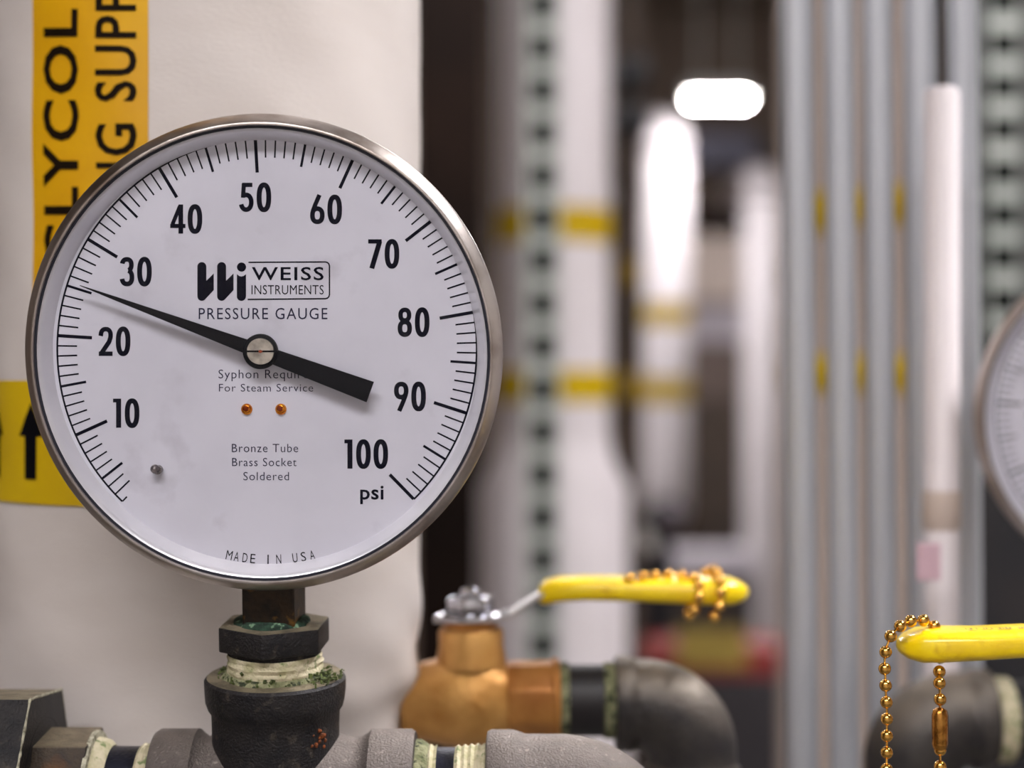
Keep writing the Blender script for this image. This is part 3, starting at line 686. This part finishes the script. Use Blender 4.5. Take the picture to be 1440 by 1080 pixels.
# ------------------------------------------------------------------ bead chains
def bead_path(pts, step):
    """points at even spacing along a smooth line"""
    fine = []
    n = len(pts)
    for i in range(n-1):
        p0, p1, p2, p3 = [Vector(pts[max(min(j, n-1), 0)]) for j in (i-1, i, i+1, i+2)]
        for k in range(20):
            t = k/20; fine.append(.5*((2*p1)+(p2-p0)*t+(2*p0-5*p1+4*p2-p3)*t*t+(3*p1-p0-3*p2+p3)*t**3))
    fine.append(Vector(pts[-1])); out = [fine[0]]; acc = 0
    for a_, b_ in zip(fine, fine[1:]):
        d = (b_-a_).length
        while acc+d >= step:
            f = (step-acc)/d; a_ = a_.lerp(b_, f); out.append(a_.copy()); d = (b_-a_).length; acc = 0
        acc += d
    return out, fine
def bead_chain(label, pts, r, step, conn=None, skip=None):
    bs, fine = bead_path(pts, step)
    t = thing('bead_chain', label, 'chain', bs[0])
    skipi = set()
    if conn is not None:
        c = Vector(conn); skipi = {i for i, b in enumerate(bs) if (b-c).length < r*3.1}
    proto = None
    for i, b in enumerate(bs):
        if i in skipi: continue
        if proto is None:
            proto = put('bead', ball(b, r, None, 20, 14), 'brass', t); pb = b
        else:
            c2 = proto.copy(); COL.objects.link(c2); c2.parent = t; c2.location = Vector(b)-pb
    put('link_wire', sweep(fine, r*.2, 8), 'brass', t)
    return t
dc = 0.482
def C(px, py, d=dc): return W(px, py, d)
rB = 8.9/F*dc
gz = (FV2 @ Vector((330*V, 0, (112+38+1)*V)))
pts = [C(1322, 925, .492), C(1318, 900, .492), C(1316, 884, .492), C(1302, 873, .490), C(1279, 874, .487), C(1258, 887, .483), C(1248, 906), C(1244, 930), C(1245, 954), C(1246, 978), C(1247, 1001), C(1247, 1048), C(1247, 1095), C(1250, 1150), C(1262, 1190), C(1284, 1208), C(1306, 1190), C(1318, 1150), C(1322, 1110), C(1322, 1070), C(1322, 1027), C(1322, 981), C(1321, 957), C(1321, 937, .488)]
cc = bead_chain('brass bead chain looped over the tip of the near yellow grip', pts, rB, 23.6/F*dc, conn=C(1322, 1026))
kc = C(1322, 1026)
bm = lathe([(0, -31*rB/8.9), (5*rB/8.9, -31*rB/8.9), (10*rB/8.9, -27*rB/8.9), (11.8*rB/8.9, -20*rB/8.9), (11.8*rB/8.9, 20*rB/8.9), (10*rB/8.9, 27*rB/8.9), (5*rB/8.9, 31*rB/8.9), (0, 31*rB/8.9)], 'z', kc, 20)
for v in bm.verts:                             # the seam of the folded clasp
    q = v.co-kc
    if q.x > 0 and q.y < 0: v.co -= Vector((q.x, q.y, 0))*.12
put('connector', bm, 'brassdark', cc, label='folded brass connector')
# chain around the far grip
def G1(x, y, z): return FV @ Vector((x*V, y*V, z*V))
topz = 112+37+20
pts = [G1(222, -30, topz+2), G1(245, -22, topz+4), G1(270, -10, topz+4), G1(292, -8, topz+3), G1(312, -22, topz+1), G1(318, -46, topz-12), G1(312, -48, topz-36), G1(305, -30, topz-50), G1(306, 0, topz-50), G1(312, 30, topz-48), G1(322, 46, topz-20), G1(338, 36, topz+4), G1(345, 10, topz+6), G1(346, -20, topz+5), G1(347, -46, topz-14), G1(343, -50, topz-40), G1(338, -40, topz-52)]
bead_chain('brass bead chain wound around the far yellow grip of the bronze valve', pts, .0019, .0050)

# elbow and nipple downstream of the bronze valve
Wd = 0.612
xa_ = W(786, 985, Wd); iv = W(664, 985, dv1)
npl = thing('pipe_nipple', 'black nipple with pale green tape between bronze valve and blurred elbow', 'pipe fitting', (iv.x+124*V, dv1, iv.z))
rN = 50*V
put('pipe', lathe([(rN, iv.x+110*V), (rN, iv.x+212*V)], 'x', (0, dv1, iv.z), 40), 'pipeblack', npl)
for x0_, x1_ in ((iv.x+122*V, iv.x+136*V), (iv.x+184*V, iv.x+202*V)):
    put('sealant', lathe([(rN, x0_), (rN*1.07, x0_+.0006), (rN*1.06, x1_-.0006), (rN, x1_)], 'x', (0, dv1, iv.z), 40, wob=.01), 'tapegreen', npl, label='pale green thread tape')
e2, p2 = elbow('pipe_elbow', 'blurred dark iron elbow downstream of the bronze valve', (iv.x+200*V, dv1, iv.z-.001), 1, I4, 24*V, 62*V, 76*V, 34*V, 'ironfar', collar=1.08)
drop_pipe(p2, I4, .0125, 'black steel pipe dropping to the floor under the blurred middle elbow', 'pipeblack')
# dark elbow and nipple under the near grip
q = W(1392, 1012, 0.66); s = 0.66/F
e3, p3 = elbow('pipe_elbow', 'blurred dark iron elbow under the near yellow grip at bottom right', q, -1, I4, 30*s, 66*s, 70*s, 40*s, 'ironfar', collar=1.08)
drop_pipe(p3, I4, .0125, 'black steel pipe dropping to the floor under the bottom right elbow', 'pipeblack')
n3 = thing('pipe_nipple', 'black nipple with pale tape at bottom right beneath the near grip', 'pipe fitting', q)
put('pipe', lathe([(54*s, -.004), (54*s, .14)], 'x', q, 40), 'pipeblack', n3)
put('sealant', lathe([(54*s, .0), (60*s, .001), (60*s, .007), (54*s, .008)], 'x', q, 40, wob=.01), 'tape', n3, label='cream thread tape')

# ------------------------------------------------------------------ background piping
def vpipe(px, d, wpx, m, label, ytop=None, ybot=None, bands=(), name='insulated_pipe', cap=True, lean=0, group=None):
    x = (px-720)/F*d; r = wpx/2/F*d
    z1 = RH if ytop is None else CH+(540-ytop)/F*d; z0 = 0.0 if ybot is None else CH+(540-ybot)/F*d
    t = thing(name, label, 'pipe', (x, d, z0), group=group)
    pr = [(0, z0), (r, z0), (r, z1), (0, z1)] if ytop is None else [(0, z0), (r, z0), (r, z1-r*.35), (r*.8, z1-r*.08), (0, z1)]
    put('jacket' if 'insul' in name else 'pipe', lathe(pr, 'z', (x, d, 0), 48), m, t)
    for b in bands:
        y0, y1 = b[0], b[1]; mm = b[2] if len(b) > 2 else 'band'
        za, zb_ = CH+(540-y1)/F*d, CH+(540-y0)/F*d
        put('pipe_band', lathe([(r, za), (r*1.012+.0004, za+.001), (r*1.012+.0004, zb_-.001), (r, zb_)], 'z', (x, d, 0), 48), mm, t)
    return t, x, r
# pair: insulated pipe behind the slotted channel, with a wider fitting cover low down
t_, x_, r_ = vpipe(778, 2.25, 158, 'jacket2', 'white wrapped pipe with two yellow bands behind the slotted channel', bands=((296, 345), (520, 566)))
zf = CH+(540-664)/F*2.25; rf = 106/F*2.25
put('fitting_cover', lathe([(r_, zf+.05), (rf*.8, zf+.02), (rf, zf-.02), (rf, 0), (0, 0)], 'z', (x_, 2.25, 0), 48), 'jacket2', t_, label='wider white cover below the bands')
def strut(px, d, label, ph, sl=.033, sw=.027):
    x = (px-720)/F*d; w_ = .0413; t = thing('slotted_channel', label, 'channel', (x, d, 0))
    bm = bmesh.new(); yf = d; pitch = .0508
    for s_ in (-1, 1): box((x+s_*(w_/2+sw/2)/2, yf, RH/2), ((w_-sw)/2, .0025, RH), bm)
    z = CH-ph-30*pitch
    while z < RH:
        za, zb_ = z+sl/2, z+pitch-sl/2
        if zb_ > 0.02 and zb_ < RH: box((x, yf, (za+zb_)/2), (sw, .0025, zb_-za), bm)
        z += pitch
    put('web', bm, 'strut', t, smooth=0)
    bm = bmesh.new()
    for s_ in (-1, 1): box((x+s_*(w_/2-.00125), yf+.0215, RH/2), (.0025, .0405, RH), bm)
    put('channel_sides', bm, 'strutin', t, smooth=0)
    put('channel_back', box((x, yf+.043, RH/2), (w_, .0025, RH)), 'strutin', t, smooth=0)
    return t
strut(763, 2.03, 'grey slotted metal channel in front of the yellow-banded white pipe', (67-540)/F*2.03 % .0508)
strut(1412, 2.03, 'grey slotted metal channel near the right edge above the second gauge', (122-540)/F*2.03 % .0508, .033, .034)
# dark pipe with bands and clamps
t_, x_, r_ = vpipe(884, 2.7, 40, 'darkpipe', 'thin dark brown pipe between the two white wrapped pipes', bands=((366, 402, 'shadeband'), (522, 566, 'shadeband')), name='steel_pipe')
for y_ in (108, 172):
    c = W(886, y_-3, 2.68); cl_ = put('pipe_clamp', box(c, (.055, .06, .045), bev=.006), 'clamp', t_, smooth=30)
# dark box added in place of the shade right of the big pipe
put('duct', box(W(628, 560, 4.2)*Vector((1, 1, 0)) if False else Vector(((634-720)/F*4.2, 4.2, RH/2)), (.17, .3, RH), bev=.01), 'darkbrown', base=((634-720)/F*4.2, 4.2, 0), smooth=0, label='dark upright box added for the shaded gap right of the big wrapped pipe', cat='duct')
# far bright white pipes
t_, x_, r_ = vpipe(936, 6.6, 66, 'jacket2', 'bright white wrapped pipe below the hanging lamp, left one', ytop=214, ybot=690, bands=((428, 458), (532, 566)))
for yy, sg in ((214, 1), (690, -1)):
    zc = CH+(540-yy)/F*6.6; ps = [(x_, 6.6, zc)]+[(x_, 6.6+.14*(1-math.cos(a_)), zc+sg*.14*math.sin(a_)*.6) for a_ in (PI/2*i/8 for i in range(1, 9))]+[(x_, RY1, zc+sg*.084)]
    put('return_bend', sweep(ps, r_, 32), 'jacket2', t_)
t_, x_, r_ = vpipe(1072, 7.0, 54, 'jacket2', 'bright white wrapped pipe right of the hanging lamp', ytop=280)
zc = CH+(540-280)/F*7.0; ps = [(x_, 7.0, zc)]+[(x_, 7.0+.14*(1-math.cos(a_)), zc+.084*math.sin(a_)) for a_ in (PI/2*i/8 for i in range(1, 9))]+[(x_, RY1, zc+.084)]
put('return_bend', sweep(ps, r_, 32), 'jacket2', t_)
vpipe(1106, 2.4, 18, 'jacket3', 'thin pale pipe with two dull yellow bands left of the tubing', bands=((365, 405, 'shadeband'), (505, 550, 'shadeband')), name='steel_pipe')
# hanging lamp in the distance
strip_lamp(W(1011, 141, 6.25), .195, .06, LAMP_FAR, 'bright white lamp hanging far back under the ceiling', th=.008)
strip_lamp((-1.5, 6.4, 3.1), 1.2, .14, FILL_BACK, 'unseen white strip light added at far left to brighten the back wall')  # unseen lamp added to brighten the back wall and cabinet
# things on and before the back wall
def bx(name, label, cat, x0, x1, y0, y1, d, dep, m, **k):
    a_, b_ = W(x0, y1, d), W(x1, y0, d)
    if k.get('floor'): a_.z = 0
    return put(name, box(((a_.x+b_.x)/2, d+dep/2, (a_.z+b_.z)/2), (b_.x-a_.x, dep, b_.z-a_.z), bev=.008), m, base=((a_.x+b_.x)/2, d+dep/2, a_.z), smooth=0, label=label, cat=cat)
bx('junction_box', 'blue grey box on the back wall just under the hanging lamp', 'box', 968, 1066, 186, 232, 8.7, .3, 'ductblue')
cb = thing('cabinet', 'tall beige and brown cabinet between the two far white pipes', 'cabinet', W(1010, 540, 7.6)*Vector((1, 1, 0)))
def cpart(n, y0, y1, m, lab=None, pr=0, fl=False):
    a_, b_ = W(946, y1, 7.6), W(1105, y0, 7.6)
    if fl: a_.z = 0
    put(n, box(((a_.x+b_.x)/2, 7.6+.2-pr/2, (a_.z+b_.z)/2), (b_.x-a_.x, .4+pr, b_.z-a_.z), bev=.006), m, cb, smooth=0, label=lab)
cpart('upper_panel', 330, 424, 'cabinet', 'beige upper panel')
cpart('trim_strip', 424, 430, 'brownpanel', 'brown strip', .02)
cpart('middle_panel', 430, 482, 'cabinetlow', 'lilac grey middle panel')
cpart('lower_panel', 482, 560, 'brownpanel', 'brown lower panel')
cpart('plinth', 560, 900, 'darkpipe', 'dark base', 0, True)
bx('duct', 'dark brown duct lying on top of the beige cabinet', 'duct', 946, 1105, 300, 330, 7.6, .38, 'darkbrown')
# dark pump skid with highlight discs, red box on top
bx('equipment_housing', 'dark machine housing under the red box at lower centre', 'machine', 872, 1108, 955, 1500, 2.75, .4, 'darkgrey', floor=True)
bn = thing('bench', 'low grey bench far back above the red box', 'bench', W(1000, 795, 4.2)*Vector((1, 1, 0)))
a_, b_ = W(935, 812, 4.2), W(1062, 778, 4.2)
put('bench_top', box(((a_.x+b_.x)/2, 4.3, (a_.z+b_.z)/2), (b_.x-a_.x, .2, b_.z-a_.z), bev=.004), 'cabinetlow', bn, smooth=0)
for xx in (a_.x+.015, b_.x-.015): put('leg', box((xx, 4.3, a_.z/2), (.025, .18, a_.z)), 'darkgrey', bn, smooth=0)
rbx = thing('red_box', 'red metal box with tan label on the dark machine', 'box', W(1000, 905, 2.8))
a_, b_ = W(905, 955, 2.75), W(1108, 900, 2.75)
zt_ = a_.z
put('box_body', box(((a_.x+b_.x)/2, 2.83, zt_+.025), (b_.x-a_.x, .14, .05), bev=.006), 'red', rbx, smooth=0)
c = W(1001, 911, 2.755); put('label_plate', box((c.x, 2.757, c.z), (.113, .004, .061)), 'tan', rbx, smooth=0, label='tan label plate')
# handwheel valve; pale discs put its blurred highlights into the colour
hv = thing('handwheel_valve', 'small black valve with two pale discs as highlights behind the yellow lever', 'valve', W(905, 790, 3.0))
q = W(905, 765, 3.0)
bm = sweep([q+Vector((0, .05, .03)), q+Vector((.0, .05, -.07)), Vector((q.x, q.y+.05, zt_))], [.052, .058, .05], 20)
sweep([q+Vector((0, .05, 0)), q+Vector((.05, .03, .05))], [.04, .034], 16, bm)
put('valve_body', bm, 'clamp', hv)
for c_, r2, m_ in ((W(905, 762, 2.92), .020, 'housing'), (W(946, 722, 2.92), .017, 'ductgrey')):
    put('cap', lathe([(0, -.006), (r2*.5, -.005), (r2, .001), (r2, .004)], 'y', c_, 24), m_, hv, label='pale disc standing in for a highlight')
    put('cap_collar', lathe([(0, .0), (r2*1.3, .0), (r2*1.4, .04), (0, .04)], 'y', c_+Vector((0, .004, 0)), 20), 'clamp', hv)
# row of bright tubes at right
for i, (px, lab) in enumerate(((1124, 'leftmost of the five slim bright metal tubes at right'), (1184, 'second slim bright metal tube from the left'), (1238, 'third and middle slim bright metal tube'), (1297, 'fourth slim bright metal tube, left of the short white pipe'), (1357, 'fifth slim bright metal tube, right of the short white pipe'))):
    d = .72; r = (23 if i in (0, 3) else 21)/F*d
    x = (px-720)/F*d; dx = 8/1080*1.0
    z0, z1 = 0.0, RH
    slope = -(8/F*d)/(1080/F*d)                  # slight lean seen in the picture
    top = Vector((x+slope*(z1-CH), d, z1)); bot = Vector((x-slope*CH, d, z0))
    put('metal_tube', sweep([bot, (bot+top)/2, top], r, 28), 'tube', base=(bot.x, d, 0), label=lab, cat='tube', group='slim metal tubes at right')
# pale pipes seen in the gaps between the tubes
for px, y0, y1, lab in ((1158, 272, 328, 'dull pale pipe in the first gap between the metal tubes'), (1214, 268, 318, 'dull pale pipe in the second gap between the metal tubes'), (1270, 262, 316, 'dull pale pipe in the third gap between the metal tubes')):
    vpipe(px, 1.35, 34, 'jacket3', lab, bands=((y0, y1), (500, 552)), name='steel_pipe', group='pale banded pipes behind the tubes')
vpipe(1324, .67, 50, 'jacket2', 'short bright white pipe standing between the fourth and fifth tubes', ytop=122, bands=((690, 745, 'jacket3'),))
c = W(1306, 790, .64)
put('tag', box(c, (.009, .0012, .014), bev=.0004), 'pink', base=c, smooth=0, label='small pink tag on the short white pipe', cat='tag')
bx('equipment_housing', 'dark tall housing behind the gauge at the right edge', 'machine', 1352, 1560, 655, 1500, 1.55, .3, 'pipeblack', floor=True)
zd = 0.0
put('duct', box(((1467-720)/F*3.3, 3.35, (zd+RH)/2), (.25, .3, RH-zd), bev=.008), 'darkgrey', base=((1467-720)/F*3.3, 3.35, zd), smooth=0, label='dark grey vertical duct behind the right slotted channel', cat='duct')
